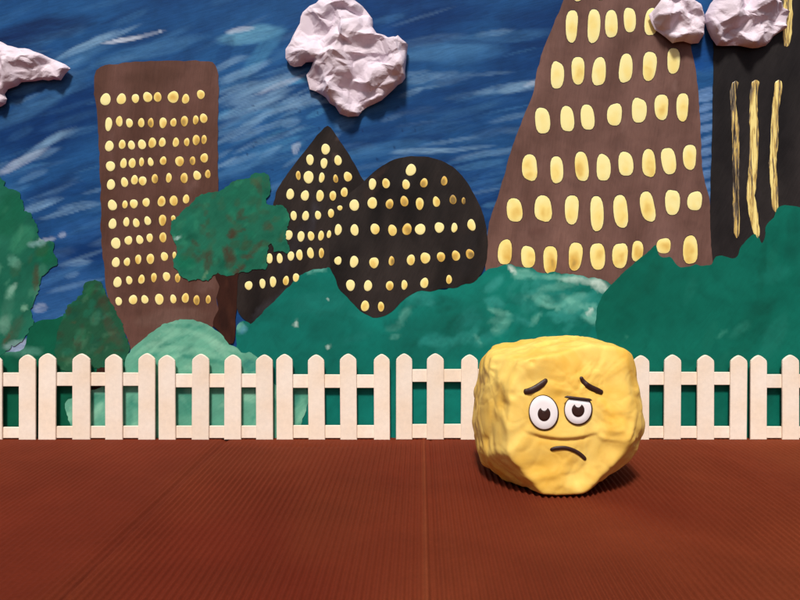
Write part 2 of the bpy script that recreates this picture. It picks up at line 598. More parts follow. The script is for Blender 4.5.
sd = 10
for k, oy in ((0, 50), (1, 180)):
    for ri, rw in enumerate(rows[k]):
        for ci, it in enumerate(rw.split()):
            zx, zy, w, h = map(float, it.split(','))
            sd += 1
            px, py = 90 + zx / 4.286, oy + zy / 4.286
            wear = -0.25 if ci == 0 else min(.42, 0.05 + (px - 105) / 100 * .22 + random.Random(sd).uniform(-.08, .14))
            dab('window', px, py, w * .95, h * .9, L1 - TH + 0.00004, random.Random(sd).uniform(-6, 6), M_WIN, t, wear, sd)

# ---- wide brown tower with tall windows
t = tag(empty('tower_building', base_at(610)), 'broad tapering brown tower with tall oblong yellow windows, left of the striped black tower', 'building')
tower3 = [(580, -60), (562, 5), (552.5, 27.5), (543.7, 47.5), (537.5, 68), (532.5, 95), (522.5, 120), (512.5, 145), (505.5, 170), (497.5, 197.5), (488.7, 222.5), (486, 250), (485, 285),
          (600, 300), (716, 290), (713.5, 262), (711, 232.5), (710, 197.5), (706, 187.5), (702, 170), (700.5, 127.5), (698.7, 95), (696, 72.5), (691, 47.5), (688, 27), (684, 0), (678, -60)]
ex = blotches(60, (490, -40, 712, 280), [lin(92, 64, 58), lin(128, 98, 92), lin(106, 78, 70)], (10, 40), 9, (.12, .35), (70, 110))
ex += [(675, 85, 18, 1, 80, lin(150, 120, 112), .4), (536, 232, 10, 4, 5, lin(92, 62, 56), .5), (622, 130, 16, 1.2, 85, lin(142, 112, 104), .35)]
slab('facade', tower3, L1, TH, M_BROWN, brown_fill(lin(102, 74, 66), lin(122, 92, 84), 6.0, ex), t, 4, .45, 2.0)
for i, (x, y, w, h) in enumerate([(571.7, 26, 13, 31), (593.8, 26, 13.5, 33), (611.3, 24, 13, 28), (629.7, 20, 12, 26), (651, 22, 13, 28),
                                  (557.2, 75.2, 13, 29), (578, 70.5, 14, 27), (599, 71.7, 14, 29), (625.7, 68.4, 14, 29), (649.5, 66, 15, 28), (673.5, 60.7, 13.5, 25),
                                  (542.5, 120.7, 15, 27), (567.2, 119, 14, 26), (587.5, 117.4, 14, 26), (614.6, 114.6, 14.5, 23.5), (639, 110.4, 14.5, 26.5), (661.4, 107, 15, 24.5), (682.4, 107, 13, 27),
                                  (529.7, 167.7, 16, 26), (556.7, 169.8, 13.5, 27), (581.7, 166.6, 14, 30), (603.4, 167.7, 14, 28), (625.7, 164, 15, 25), (648.8, 163.3, 14, 28), (668.6, 161, 14.5, 28), (689.6, 157, 14.5, 24),
                                  (514.5, 210.2, 16, 24), (543.2, 208.8, 18, 26), (571.7, 209.5, 15, 28), (596.9, 213.5, 14, 35), (620.7, 211.4, 15, 33), (647.6, 206.7, 15, 30), (672.4, 202.3, 14.5, 27), (694.8, 201, 14.5, 20),
                                  (505, 252.2, 14, 26), (528, 256.9, 14, 23), (550.2, 259.7, 15, 27), (575.4, 256.2, 15, 27), (597.6, 256.4, 15, 28), (620, 255.5, 15, 27), (637.4, 251, 12, 20), (663.7, 245.9, 14, 16), (690.3, 249.9, 15, 29),
                                  (600, -14, 13, 26), (578, -12, 13, 26), (626, -18, 13, 26), (650, -16, 13, 26)]):
    r = random.Random(i + 500)
    wear = (.22 if y > 240 else .02) + r.uniform(-.1, .12)
    tl = {24: -8, 31: -8, 30: -4, 5: 4}.get(i, r.uniform(-4, 4))
    dab('window', x, y, w, h, L1 - TH + 0.00004, tl, M_WIN, t, wear, i + 500, 1.0)

# ---- black tower with yellow stripes
t = tag(empty('tower_building', base_at(780)), 'black tower with long vertical yellow streaks for windows, above the dark green hedge', 'building')
tower4 = [(712, -60), (712.5, 30), (713.7, 52.5), (712.5, 120), (711, 170), (710, 215), (711, 245), (714, 275), (720, 290), (870, 290), (872, 100), (868, -60)]
ex = blotches(40, (712, 0, 870, 270), [lin(14, 13, 14), lin(52, 48, 46), lin(38, 35, 35)], (10, 40), 12, (.15, .4), (75, 105))
slab('facade', tower4, L2, TH, M_BLACK, brown_fill(lin(26, 24, 26), lin(46, 42, 42), 8.0, ex), t, 4, .45, 3.0)


def brush_line(name, pts, widths, Y, parent, mat, seed):
    c = []
    n = 46
    r = random.Random(seed)
    for i in range(n + 1):
        u = i / n * (len(pts) - 1)
        k = min(int(u), len(pts) - 2); f = u - k
        x = pts[k][0] * (1 - f) + pts[k + 1][0] * f; y = pts[k][1] * (1 - f) + pts[k + 1][1] * f
        w = widths[k] * (1 - f) + widths[k + 1] * f
        endf = min(1, math.sqrt(min(i, n - i) / 1.4 + .04))
        c.append((x + .5 * noise.noise(Vector((0, y * .15, seed))), y, w * endf * (1 + .22 * noise.noise(Vector((5, y * .12, seed))))))
    verts = []; faces = []
    prof = [(-1, 0), (-.8, .6), (-.35, 1), (.0, .8), (.35, 1), (.8, .6), (1, 0)]
    for (x, y, w) in c:
        for (a, h) in prof:
            p = W(x + a * w / 2, y, Y)
            verts.append((p.x, Y - .0005 * h, p.z))
    m = len(prof)
    for i in range(n):
        for j in range(m - 1):
            a = i * m + j
            faces.append((a, a + m, a + m + 1, a + 1))
    return mesh_obj(name, verts, faces, mat, parent)


for i, (pts, ws) in enumerate([([(736, 81), (733, 92), (733, 104), (735.5, 125), (736, 160), (736, 200), (737, 238)], [6, 6, 5, 6.5, 6.5, 5.5, 6]),
                               ([(756, 80), (753.8, 92), (753.5, 120), (754.5, 134), (753, 170), (750.5, 195), (754, 218), (757.5, 238)], [7.5, 7, 7.5, 8, 8, 8, 8, 5]),
                               ([(779, 80), (778, 92), (775, 110), (774.5, 140), (772.5, 165), (774.5, 190), (775.5, 212)], [6.5, 7, 6.5, 7, 6.5, 6.5, 5.5]),
                               ([(787, -20), (787, 20), (787.5, 34), (786.5, 47)], [9, 10, 8, 4])]):
    ws = [q * 1.12 for q in ws]
    o = brush_line('window', pts, ws, L2 - TH + 0.00004, t, M_STROKE, 40 + i)
    o['wear'] = (.07, -.06, .0, -.02)[i]

# ---- pointed black building
t = tag(empty('pointed_building', base_at(310)), 'black building with a pointed top and small round yellow windows, right of the round tree', 'building')
bA = [(327.5, 123.5), (317, 135), (305.3, 150.3), (293.7, 165.5), (282, 180.7), (276, 192.3), (273.5, 203), (270, 225), (264, 250), (250, 264), (238, 270), (235, 285), (236, 308), (241, 317), (247, 321), (252, 330), (280, 335), (372, 335), (372, 190),
      (362, 178), (352, 159.7), (342.7, 145.7), (333.3, 131.7)]
ex = [(300, 240, 50, 8, 60, lin(52, 50, 56), .4), (270, 305, 30, 5, 40, lin(62, 60, 66), .55), (336, 150, 26, 1, 80, lin(110, 90, 84), .45), (314, 215, 22, 2.5, 85, lin(66, 64, 72), .5)]
ex += blotches(30, (240, 130, 360, 320), [lin(14, 12, 13), lin(50, 45, 43)], (6, 22), 14, (.15, .45), (20, 110))
slab('facade', bA, L2, TH, M_BLACK, brown_fill(lin(24, 20, 20), lin(50, 43, 40), 9.0, ex), t, 3.5, .5, 4.0)
for i, (x, y, w, h, we) in enumerate([(325.6, 149.2, 8.5, 11.5, -.1), (310, 159.7, 8, 10.5, -.1), (324, 163.2, 7.5, 10, -.05), (338, 160.4, 7.5, 10.5, 0),
                                      (298.3, 175.5, 5, 9, .3), (308.6, 177.2, 10.5, 12.5, -.2), (321.7, 177.6, 6, 10, 0), (335.7, 178.8, 5, 8.5, .3), (347.8, 176.7, 8, 10.5, .2),
                                      (290.2, 194.2, 8, 11, -.2), (305, 195.6, 8, 11, -.1), (320, 195.8, 8, 11.5, .05), (332.9, 195.8, 6.5, 10.5, .15), (344.3, 192.3, 7, 10, .2),
                                      (293.7, 215.7, 6.5, 9.5, -.1), (305.6, 215.9, 7, 10, -.1), (318, 215.2, 6, 9.5, 0), (331, 213.3, 6, 9.5, .1), (339.9, 208, 5, 5.5, .1),
                                      (288.5, 235, 8, 10.5, -.2), (301, 236.4, 7.5, 10.5, -.05), (311, 236, 6.5, 10, .1), (321, 235.7, 6, 10, .15), (329, 234.3, 4.5, 8, .1),
                                      (269.4, 258.4, 7, 10, -.2), (279.7, 258.4, 6, 10.5, -.1), (290.9, 256, 6.5, 10, -.1), (299.5, 254.9, 7, 10.5, 0), (310.5, 253, 7, 11, .05), (321.4, 253, 5.5, 10, .25),
                                      (248.7, 285.5, 7.5, 9.5, -.1), (262.5, 283.5, 6.5, 9.5, 0), (273, 281.7, 7, 10.5, 0), (286, 280.7, 6, 10, .15), (296, 277.7, 7, 8.5, .1)]):
    dab('window', x, y, w, h, (L4 if x > 327 and y > 186 else L2) - TH + 0.00004, random.Random(i).uniform(-6, 6), M_WIN, t, we + .05, i + 700)

# ---- big teal hill hedge
def hedge_fill(c1, c2, seed, extra):
    def fn(x, y):
        col = base_fill(x, y, c1, c2, 50, seed, 20, 2.0)
        for s in extra:
            stroke(col, x, y, *s, seed=(s[0] * .13) % 30)
        return col
    return fn


hill = [(236, 442), (236, 330), (240, 321), (247, 320), (251, 325), (258, 317), (270, 305), (285, 290), (297.5, 277.5), (307.5, 271), (318, 269), (330, 267.5), (342, 278), (400, 296), (415, 291), (430, 289), (444, 290), (457, 286), (470, 282), (478, 278.5), (484, 273),
        (488, 268.5), (494, 267.5), (502.5, 265), (511, 263.7), (516, 266), (522.5, 267.5), (532.5, 267.5), (537.5, 272), (545, 273.7), (555, 271), (562, 273.7), (580, 275), (586, 278), (600, 278), (606, 281), (616, 288), (640, 300), (650, 442)]
G1, G2 = lin(8, 102, 90), lin(16, 126, 114)
teal, mint, whit, dkg = lin(52, 150, 142), lin(120, 198, 182), lin(206, 232, 222), lin(10, 80, 70)
ex = [(300, 330, 70, 60, 0, lin(14, 92, 80), .6), (440, 335, 60, 40, 10, lin(16, 94, 84), .5)]
ex += [(238, 326, 5, 9, 70, mint, .8), (243, 330, 6, 4, 60, lin(90, 160, 190), .6), (296, 324, 4, 2, 70, whit, .9), (329, 347, 3.2, 1.6, 80, whit, .9), (328, 298, 1.2, 1.2, 0, whit, .9), (318, 270, 9, 2, 10, mint, .8), (309, 272, 5, 2, 30, mint, .6)]
ex += blotches(46, (490, 272, 600, 322), [teal, teal, mint, lin(36, 134, 124)], (5, 18), 21, (.35, .85), (-30, 50))
ex += [(512, 269, 7, 3, -50, whit, .9), (524, 290, 14, 4, 80, teal, .5), (560, 278, 20, 3, -6, mint, .8), (582, 281, 22, 3.5, -4, whit, .6), (600, 286, 12, 5, -30, whit, .75), (590, 312, 6, 2.5, 50, whit, .9), (556, 287, 22, 4, 10, mint, .4), (600, 282, 8, 3, -30, whit, .7), (570, 300, 18, 5, 20, mint, .4)]
ex += blotches(50, (390, 296, 600, 350), [teal, lin(40, 140, 132), dkg, mint], (5, 18), 22, (.2, .55), (-30, 60))
ex += [(470, 336, 14, 5, 40, teal, .5), (440, 342, 14, 6, 10, teal, .4), (478, 340, 8, 2, -50, mint, .4), (302, 396, 12, 4, 60, mint, .5), (295, 410, 6, 12, 10, teal, .6)]
ex += blotches(20, (240, 300, 400, 440), [teal, dkg, lin(20, 108, 96)], (10, 30), 23, (.1, .3), (-30, 50))
o = slab('green_hedge', hill, L3, TH, M_GREEN, hedge_fill(G1, G2, 5.0, ex), None, 2.6, .62, 5.0, 2.4)
tag(o, 'wide teal green hedge with white flecks, below the rounded black building', 'hedge')

# ---- round black building
t = tag(empty('round_building', base_at(412)), 'rounded egg shaped black building dotted with small yellow windows', 'building')
bB = [(362, 184), (369, 175.7), (381, 166.3), (395, 159), (411.3, 156), (427.7, 156.5), (441.7, 160.5), (455.7, 168.7), (465, 179), (474.3, 194.3), (481.3, 208.3), (486, 224.7), (488.3, 241), (487, 257.3),
      (483.7, 270), (477, 280), (470, 284.5), (465, 283), (457.5, 288), (445, 287.5), (430, 292), (422, 290), (413, 293.5), (400, 303), (392, 312), (385, 316), (373, 318), (360, 311), (350, 300), (338, 289), (336, 280), (330, 268), (329, 240), (334, 212), (348, 194)]
ex = [(372, 190, 16, 6, 45, lin(62, 48, 42), .5), (378, 175, 14, 4, 40, lin(70, 54, 48), .45), (470, 245, 18, 8, 70, lin(44, 42, 44), .5)]
ex += blotches(36, (335, 160, 488, 312), [lin(14, 13, 13), lin(48, 44, 42), lin(40, 38, 40)], (8, 26), 15, (.15, .4), (10, 120))
slab('facade', bB, L4, TH, M_BLACK, brown_fill(lin(26, 23, 23), lin(50, 44, 42), 12.0, ex), t, 3.5, .35, 6.0)
for i, (x, y, w, h, we) in enumerate([(372.4, 184, 8, 11, 0), (386, 183.4, 7.5, 10.5, .15), (410.9, 170, 10.5, 12, -.2), (406, 184.5, 7.5, 10.5, .15), (424, 183, 7.5, 9.5, .3), (444.2, 181, 6.5, 9.5, .35),
                                      (354.3, 205.2, 10, 11.5, -.2), (372.3, 203, 9.5, 12, .1), (389.6, 204, 7.5, 10.5, .3), (404.3, 201.3, 8, 11, .35), (419.7, 203.7, 8.5, 12, .2), (436.3, 201.8, 7, 11, .2), (453, 199.7, 7, 9.5, .42), (463.6, 200.9, 4, 7, .42),
                                      (338.2, 229.7, 7.5, 11, -.05), (354.6, 230, 8.5, 11.5, -.1), (375, 229, 9, 11.5, .15), (392.4, 230.3, 8.5, 12, .2), (407, 229.3, 9.5, 12, .35), (420.2, 229.3, 10.5, 11.5, -.25), (439.3, 227.5, 9, 11.5, -.15), (454.3, 227.7, 6.5, 9.5, 0), (471.5, 225, 8.5, 11.5, 0),
                                      (338, 260.7, 7, 9, -.05), (354, 261.7, 9, 11.5, -.1), (374, 262.7, 9, 12, .1), (391.5, 261, 6, 9.5, .3), (410.9, 259.9, 8, 11.5, .15), (425.3, 258, 9.5, 12, .15), (441, 256.9, 8, 10.5, .3), (455.9, 255.7, 8, 11, .3), (469.9, 254, 8, 10.5, .35),
                                      (350.5, 285.2, 9.5, 11, -.1), (368, 285.7, 8.5, 11, -.1), (389.7, 285.7, 7.5, 10, .15), (404.3, 284.9, 6.5, 9.5, .1), (424.4, 283, 8, 11, .05), (449, 279.5, 6, 9, .15),
                                      (365, 306, 8.5, 11, .15), (381, 306.7, 6.5, 10, .25)]):
    dab('window', x, y, w, h, L4 - TH + 0.00004, random.Random(i + 50).uniform(-6, 6), M_WIN, t, we + .05, i + 800)

# ---- dark green hedge on the right
hedge2 = [(604, 442), (603, 370), (598, 345), (595.5, 325), (597, 308), (603, 295), (612.5, 283), (625, 271), (637.5, 260), (650, 250), (656, 244), (660, 257), (666, 257.5), (670, 255), (675, 263.7), (680, 267.5), (692.5, 266),
          (696, 262.5), (700, 266), (712.5, 265), (715, 256), (722.5, 255), (732.5, 259), (737.5, 256), (741, 245), (747.5, 238.7), (753.7, 233.7), (758.7, 236), (762, 245), (765, 236), (766, 225), (773.7, 217.5),
          (777.5, 207.5), (785, 205), (792.5, 205.5), (800, 207.5), (830, 200), (870, 215), (900, 270), (905, 442)]
ex = blotches(24, (600, 215, 880, 420), [lin(12, 84, 68), lin(24, 110, 92), lin(10, 76, 64)], (14, 40), 31, (.2, .5), (20, 90))
ex += [(740, 330, 14, 5, 40, lin(44, 134, 116), .5), (722, 334, 8, 2.5, 50, lin(60, 146, 126), .5), (775, 335, 26, 10, 60, lin(28, 118, 102), .6), (775, 275, 20, 8, 20, lin(26, 122, 106), .5), (690, 290, 16, 5, 70, lin(26, 116, 100), .5), (756, 405, 6, 10, 80, lin(40, 124, 106), .5), (645, 287, 1, 1, 0, lin(6, 50, 40), .9), (627, 338, 4, 1, 40, lin(60, 140, 120), .6),
       (763, 265, 30, 4, 86, lin(8, 70, 54), .4)]
o = slab('green_hedge', hedge2, L4, TH, M_GREEN, hedge_fill(lin(8, 98, 82), lin(14, 112, 95), 7.0, ex), None, 3.0, .5, 7.0, 2.6)
tag(o, 'plain dark green hedge rising to the right, in front of the striped black tower', 'hedge')

# ---- low dark hedge lower left
hedge0 = [(-90, 442), (-90, 350), (-10, 353), (5, 352), (20, 352), (27, 345), (26, 338), (31, 325), (42, 319), (52, 320), (65, 315), (90, 312), (112, 330), (130, 372), (140, 442)]
ex = blotches(16, (-60, 320, 130, 430), [lin(8, 76, 56), lin(18, 100, 76)], (10, 26), 33, (.15, .4), (0, 90))
ex += [(22, 352, 22, 5, 0, lin(110, 180, 160), .5), (20, 366, 10, 5, 40, lin(6, 74, 52), .5)]
o = slab('green_hedge', hedge0, L1, TH, M_GREEN, hedge_fill(lin(8, 82, 60), lin(14, 100, 74), 8.0, ex), None, 3.5, .4, 8.0)
tag(o, 'low deep green hedge between the leftmost tree and the small dark tree', 'hedge')

# ---- trees
LG = [lin(14, 98, 74), lin(28, 116, 92), lin(20, 84, 66)]


def crown_fill(c1, c2, seed, extra):
    return hedge_fill(c1, c2, seed, extra)


t = tag(empty('painted_tree', base_at(0)), 'large leafy green tree with pale flecks at the left edge of the scene', 'tree')
crown = [(-125, 300), (-118, 210), (-95, 175), (-60, 158), (-25, 163), (-5, 172), (3.5, 181), (6, 188), (17.5, 190), (23, 200), (25, 211), (31.5, 214), (36, 223), (38, 235), (42, 240), (52.5, 241), (54, 251), (59, 258), (56, 265), (49, 270), (41, 275), (40, 284), (36, 294), (33, 302),
         (31.5, 311), (33, 321), (28, 335), (24, 341), (14, 345), (7, 351), (0, 358), (-60, 370), (-115, 365)]
ex = [(8, 215, 26, 18, 60, lin(12, 96, 66), .7), (22, 240, 18, 9, 50, lin(60, 146, 110), .55), (14, 262, 6, 8, 60, lin(110, 180, 156), .6), (37, 244, 10, 3.5, 8, lin(140, 190, 190), .7), (44, 240, 8, 2, 10, lin(170, 200, 210), .6), (48, 256, 10, 12, 70, lin(14, 104, 66), .6), (42, 250, 9, 6, 50, lin(52, 84, 48), .5),
      (36, 278, 14, 3.5, 86, lin(74, 62, 40), .85), (12, 290, 10, 3, 60, lin(150, 200, 180), .6), (24, 308, 4, 3, 30, lin(140, 200, 170), .7), (15, 330, 18, 6, 60, lin(64, 76, 56), .5), (8, 305, 20, 6, 70, lin(70, 130, 108), .4), (4, 325, 10, 6, 80, lin(130, 180, 160), .45), (15, 345, 14, 5, 10, lin(150, 186, 186), .6), (7, 338, 10, 2, 60, lin(90, 70, 50), .6)]
ex = blotches(110, (-120, 170, 60, 350), LG + [lin(60, 128, 102), lin(50, 92, 66), lin(90, 156, 130)], (3, 11), 41, (.35, .8), (20, 90)) + ex
slab('crown', crown, L2, TH, M_LEAF, crown_fill(lin(18, 92, 72), lin(40, 118, 94), 11.0, ex), t, 2.2, 1.5, 9.0, 2.0)
slab('trunk', [(-26, 345), (-8, 345), (-8, 400), (-5, 440), (-32, 440), (-26, 400)], L2, TH, M_BROWN, brown_fill(lin(58, 34, 26), lin(74, 46, 34), 3.0), t, 4, .6, 3.3)

t = tag(empty('painted_tree', base_at(93)), 'small dark green and brown tree standing at the left foot of the narrow brown tower', 'tree')
crown = [(87.5, 281), (95, 279.5), (101.5, 281), (105, 293), (112, 301), (115.5, 311), (122, 320), (126, 335), (129, 349), (126, 360), (112, 368), (100, 366), (84, 372), (64, 372), (55, 364), (55, 350), (56, 335), (61, 320), (66, 309), (75, 301), (82, 293)]
ex = blotches(120, (56, 282, 128, 368), LG + [lin(66, 78, 54), lin(56, 58, 44), lin(70, 120, 90), lin(30, 90, 60)], (2.5, 9), 42, (.35, .8), (0, 90))
ex += [(112, 330, 20, 6, -62, lin(74, 66, 52), .6), (104, 305, 10, 5, -60, lin(64, 70, 50), .5), (96, 318, 9, 5, 60, lin(70, 140, 110), .5), (80, 335, 9, 5, 60, lin(56, 130, 96), .5), (90, 290, 8, 4, 60, lin(30, 110, 70), .5)]
slab('crown', crown, L3, TH, M_LEAF, crown_fill(lin(26, 78, 56), lin(38, 92, 66), 12.0, ex), t, 2.0, 1.3, 10.0, 2.0)
slab('trunk', [(97, 356), (108, 356), (107, 372), (101, 388), (97, 402), (86, 402), (90, 386), (97, 372)], L2, TH, M_BROWN, brown_fill(lin(52, 28, 22), lin(66, 38, 28), 3.0), t, 3, .5, 3.5)

t = tag(empty('painted_tree', base_at(228, 0)), 'round bushy green tree with brown patches, overlapping the narrow brown tower', 'tree')
trunk = [(214, 268), (240, 268), (237.5, 285), (236.5, 300), (236, 318), (235.5, 335), (234, 344), (229, 346), (225, 340), (219, 331), (212, 326), (214, 318), (219, 310), (218, 304), (215, 297), (221, 287), (215, 279)]
ex = blotches(14, (212, 270, 238, 345), [lin(40, 20, 16), lin(78, 46, 34), lin(30, 18, 16)], (5, 14), 43, (.3, .6), (75, 105))
slab('trunk', trunk, L4, TH, M_BROWN, brown_fill(lin(40, 20, 16), lin(58, 32, 24), 13.0, ex), t, 2.5, .5, 11.0)
crown = [(170.5, 228), (171.7, 220), (177.5, 215.5), (184.5, 208.5), (192.7, 202.7), (199.7, 194.5), (206.7, 192), (217, 193), (224, 188.7), (230, 183), (238, 179), (250, 178), (253, 173.5), (262.7, 171), (268.5, 174.7), (271, 184), (269.7, 194.5), (265, 197.5), (266, 204), (274.3, 206), (281.3, 205), (287, 208.5), (288, 214), (290.7, 219),
         (288, 225), (286, 230.7), (287, 240), (290.7, 247), (290.7, 252.5), (286, 254), (281, 250.5), (277, 253), (273, 252), (274.5, 247), (271.5, 243.5), (268, 246), (268, 254), (266, 260), (268.5, 265.7), (265, 269), (253, 270), (241.7, 272.7), (232.3, 276), (225.3, 275), (218, 272.7), (211.3, 278.5), (204, 281.5), (196, 279), (184.5, 279.7), (179.8, 275), (178.7, 270), (174, 269),
         (173.5, 260), (177.5, 251.7), (177.5, 245.8), (172.8, 238.8)]
br1, br2 = lin(66, 58, 42), lin(74, 46, 34)
ex = blotches(170, (172, 175, 290, 280), [lin(22, 112, 86), lin(44, 130, 100), lin(14, 88, 68), lin(58, 92, 66), lin(50, 80, 56)], (2.5, 8), 44, (.35, .8), (0, 90), (.35, .8))
ex += [(232, 234, 6, 4.5, 75, br2, .9), (240, 231, 8, 2, 20, br1, .7), (259, 188, 9, 3, -70, br1, .8), (257, 181, 6, 5, 30, lin(70, 96, 66), .6), (229, 254, 10, 6.5, -70, br2, .8), (231, 262, 8, 6, 60, br1, .7), (208, 261, 12, 4.5, 80, br1, .8), (204, 256, 8, 3, 30, br1, .6), (240, 214, 8, 4, 60, br1, .6), (229, 218, 5, 2.5, -60, br1, .55), (244, 218, 5, 2, 20, br1, .5),
       (267, 226, 6, 4, 50, br1, .6), (270, 228, 4, 4, 0, lin(74, 84, 60), .6), (255, 249, 12, 3, 48, br1, .8), (247, 257, 7, 2.5, 0, br2, .7), (239, 270, 9, 3, 35, br2, .85), (203, 226, 3, 1.6, 0, br1, .6), (206, 213, 4, 2, 50, br1, .5), (195, 243, 6, 2, -40, br1, .6), (208, 235, 3, 3, 0, br1, .5), (197, 206, 5, 2, 20, br1, .4), (196, 258, 7, 3, -60, br1, .5), (284, 256, 4, 8, 40, lin(50, 110, 86), .4),
       (178, 238, 4, 2, 30, lin(170, 214, 204), .9), (240, 195, 30, 10, 10, lin(26, 112, 86), .4), (185, 262, 8, 12, 80, lin(8, 104, 76), .7), (205, 275, 6, 2, 60, lin(120, 160, 120), .6), (188, 225, 12, 8, 60, lin(20, 116, 92), .5)]
slab('crown', crown, L5, TH, M_LEAF, crown_fill(lin(26, 100, 78), lin(34, 112, 88), 14.0, ex), t, 2.0, 1.1, 12.0, 1.8)

# ---- pale teal bush
bush = [(64, 403), (70, 398), (90, 391), (105, 386), (115, 379), (124, 372), (125.5, 360), (132.5, 347.5), (145, 337.5), (157.5, 327.5), (170, 322), (182.5, 318.7), (197.5, 321), (210, 326), (220, 332.5), (226, 341), (231, 346.5), (237.5, 347.5), (241, 354), (249, 351.5),
        (258, 357), (266, 374), (280, 390), (293, 386), (304, 383), (309, 392), (307, 408), (301, 424), (298, 442), (76, 442), (70, 425)]
pl, pm, pd = lin(140, 200, 172), lin(104, 176, 150), lin(50, 136, 116)
ex = []
for k, (x, y, a) in enumerate([(160, 345, 38), (178, 338, 24), (196, 332, 0), (210, 340, -25), (150, 360, 50), (185, 352, 18), (165, 365, 36), (205, 360, -10), (140, 372, 62), (222, 352, -38), (190, 326, 0), (170, 330, 25)]):
    ex.append((x, y, 26, 3.5, a, [pl, pd, pm][k % 3], .85))
ex += blotches(60, (66, 380, 300, 440), [pl, pm, pd, lin(60, 146, 124)], (6, 18), 51, (.35, .8), (-70, 70))
ex += blotches(40, (130, 322, 245, 385), [pl, pd, lin(130, 192, 166)], (8, 20), 52, (.25, .6), (-20, 50), (.12, .25))
ex += [(72, 412, 10, 5, 70, pl, .8), (96, 412, 14, 4, 50, pl, .7), (84, 400, 14, 5, 30, pd, .8), (95, 400, 12, 5, 40, lin(30, 124, 102), .7), (130, 410, 18, 4, 85, pd, .6), (250, 366, 8, 9, 30, lin(40, 130, 120), .9), (247, 397, 10, 4, 10, pl, .6), (250, 385, 8, 5, 10, pd, .7), (235, 350, 8, 3, -30, pl, .6),
       (300, 392, 6, 8, 60, pd, .6), (302, 415, 14, 3, 60, pl, .6), (292, 400, 10, 8, 80, lin(22, 118, 104), .8), (308, 400, 3, 20, 0, pd, .5), (190, 335, 30, 10, 5, lin(110, 184, 156), .4)]
o = slab('pale_bush', bush, L6, TH, M_BUSH, hedge_fill(lin(86, 158, 134), lin(112, 180, 154), 15.0, ex), None, 2.2, .7, 13.0, 2.4)
tag(o, 'pale mint green rounded bush below the narrow brown tower, behind the picket fence', 'bush')


# ------------------------------------------------------------------ picket fence
FY = -0.0062


def rounded_prism(name, outline, Y, thick, mat, parent, bev=0.0007):
    """a flat board cut to the outline (front at Y, going back by thick), edges bevelled"""
    bm = bmesh.new()
    f = [bm.verts.new(W(x, y, Y)) for x, y in outline]
    face = bm.faces.new(f)
    bm.normal_update()
    if face.normal.y > 0:
        face.normal_flip()
    r = bmesh.ops.extrude_face_region(bm, geom=[face])
    for v in [g for g in r['geom'] if isinstance(g, bmesh.types.BMVert)]:
        v.co.y -= 0
    vs = [g for g in r['geom'] if isinstance(g, bmesh.types.BMVert)]
    for v in vs:
        v.co.y += 0.0
    # the extruded copy becomes the front; push the original back
    for v in f:
        v.co.y += thick
    bmesh.ops.recalc_face_normals(bm, faces=bm.faces)
    es = [e for e in bm.edges if all(abs(v.co.y - Y) < 1e-6 for v in e.verts)]
    bmesh.ops.bevel(bm, geom=es, offset=bev, segments=2, affect='EDGES', profile=0.5)
    verts = [v.co.copy() for v in bm.verts]
    bm.verts.index_update()
    faces = [tuple(v.index for v in fc.verts) for fc in bm.faces]
    bm.free()
    return mesh_obj(name, verts, faces, mat, parent, smooth=False)


def picket_outline(x0, x1, top, bot, lean):
    w = x1 - x0; c = (x0 + x1) / 2
    pts = [(x0, bot), (x0 + lean, top + 8)]
    for (a, b) in ((.02, 5.6), (.10, 3.9), (.25, 1.8), (.40, .4), (.5, 0), (.60, .4), (.75, 1.8), (.90, 3.9), (.98, 5.6)):
        pts.append((x0 + lean + a * w, top + b))
    pts += [(x1 + lean, top + 8), (x1, bot)]
    return pts


fences = [([(-80.5, -63), (-47.5, -30.5), (-15.5, 2), (18.5, 35.5)], 373, 386.5, 427, 'cream picket fence panel at the left edge, in front of the leftmost tree', 354.5, 0),
          ([(38, 55.5), (72, 90), (105, 122.5), (138, 155)], 372.5, 386, 426.5, 'cream picket fence panel in front of the small dark tree', 354, .3),
          ([(158.5, 175.5), (191.5, 208.8), (224, 241), (256, 273)], 374, 387.5, 426, 'cream picket fence panel in front of the pale mint bush', 354.5, .2),
          ([(276.5, 293), (308.5, 325), (340.3, 357), (374, 390)], 374.5, 388, 425.5, 'cream picket fence panel in front of the teal hedge, below the rounded black building', 354.5, -.5),
          ([(396, 412.2), (426.8, 443.8), (460.8, 477.5), (493, 510)], 369.5, 382, 424.5, 'cream picket fence panel just left of the yellow clay figure, partly hidden by it', 354, .4),
          ([(514.5, 531.5), (547, 564), (579.5, 596.5), (611.5, 628)], 372, 385, 426.5, 'cream picket fence panel almost wholly hidden behind the yellow clay figure', 356.5, 0),
          ([(633, 649.3), (664, 681), (697.3, 714.3), (730, 747)], 372, 385, 426.5, 'cream picket fence panel just right of the yellow clay figure', 355, .6),
          ([(750.5, 767), (782.5, 799.5), (815, 832), (848, 865)], 374.5, 388, 426.5, 'cream picket fence panel at the right edge, below the striped black tower', 355.5, .2)]
for fi, (pk, r0, r1, r2, lab, top, ln) in enumerate(fences):
    r = random.Random(fi)
    base = W((pk[0][0] + pk[3][1]) / 2, 0, FY); base.z = 0
    t = tag(empty('picket_fence', base), lab, 'fence', 'picket fence panels in a row')
    for i, (a, b) in enumerate(pk):
        rounded_prism('picket', picket_outline(a, b, top + r.uniform(-.6, .8), 440 + r.uniform(-.2, .2), r.uniform(-.6, .6) + ln * .5), FY - .003, .0022, M_FENCE, t)
    xa, xb = pk[0][0] + 1.5, pk[3][1] - 1.5
    rounded_prism('rail', [(xa, r1), (xa, r0), (xb, r0 + r.uniform(-.6, .6)), (xb, r1)], FY - .0008, .002, M_FENCE, t, .0004)
    rounded_prism('rail', [(xa, 438.2), (xa, r2), (xb, r2 + r.uniform(-.6, .6)), (xb, 438.2)], FY - .0008, .002, M_FENCE, t, .0004)


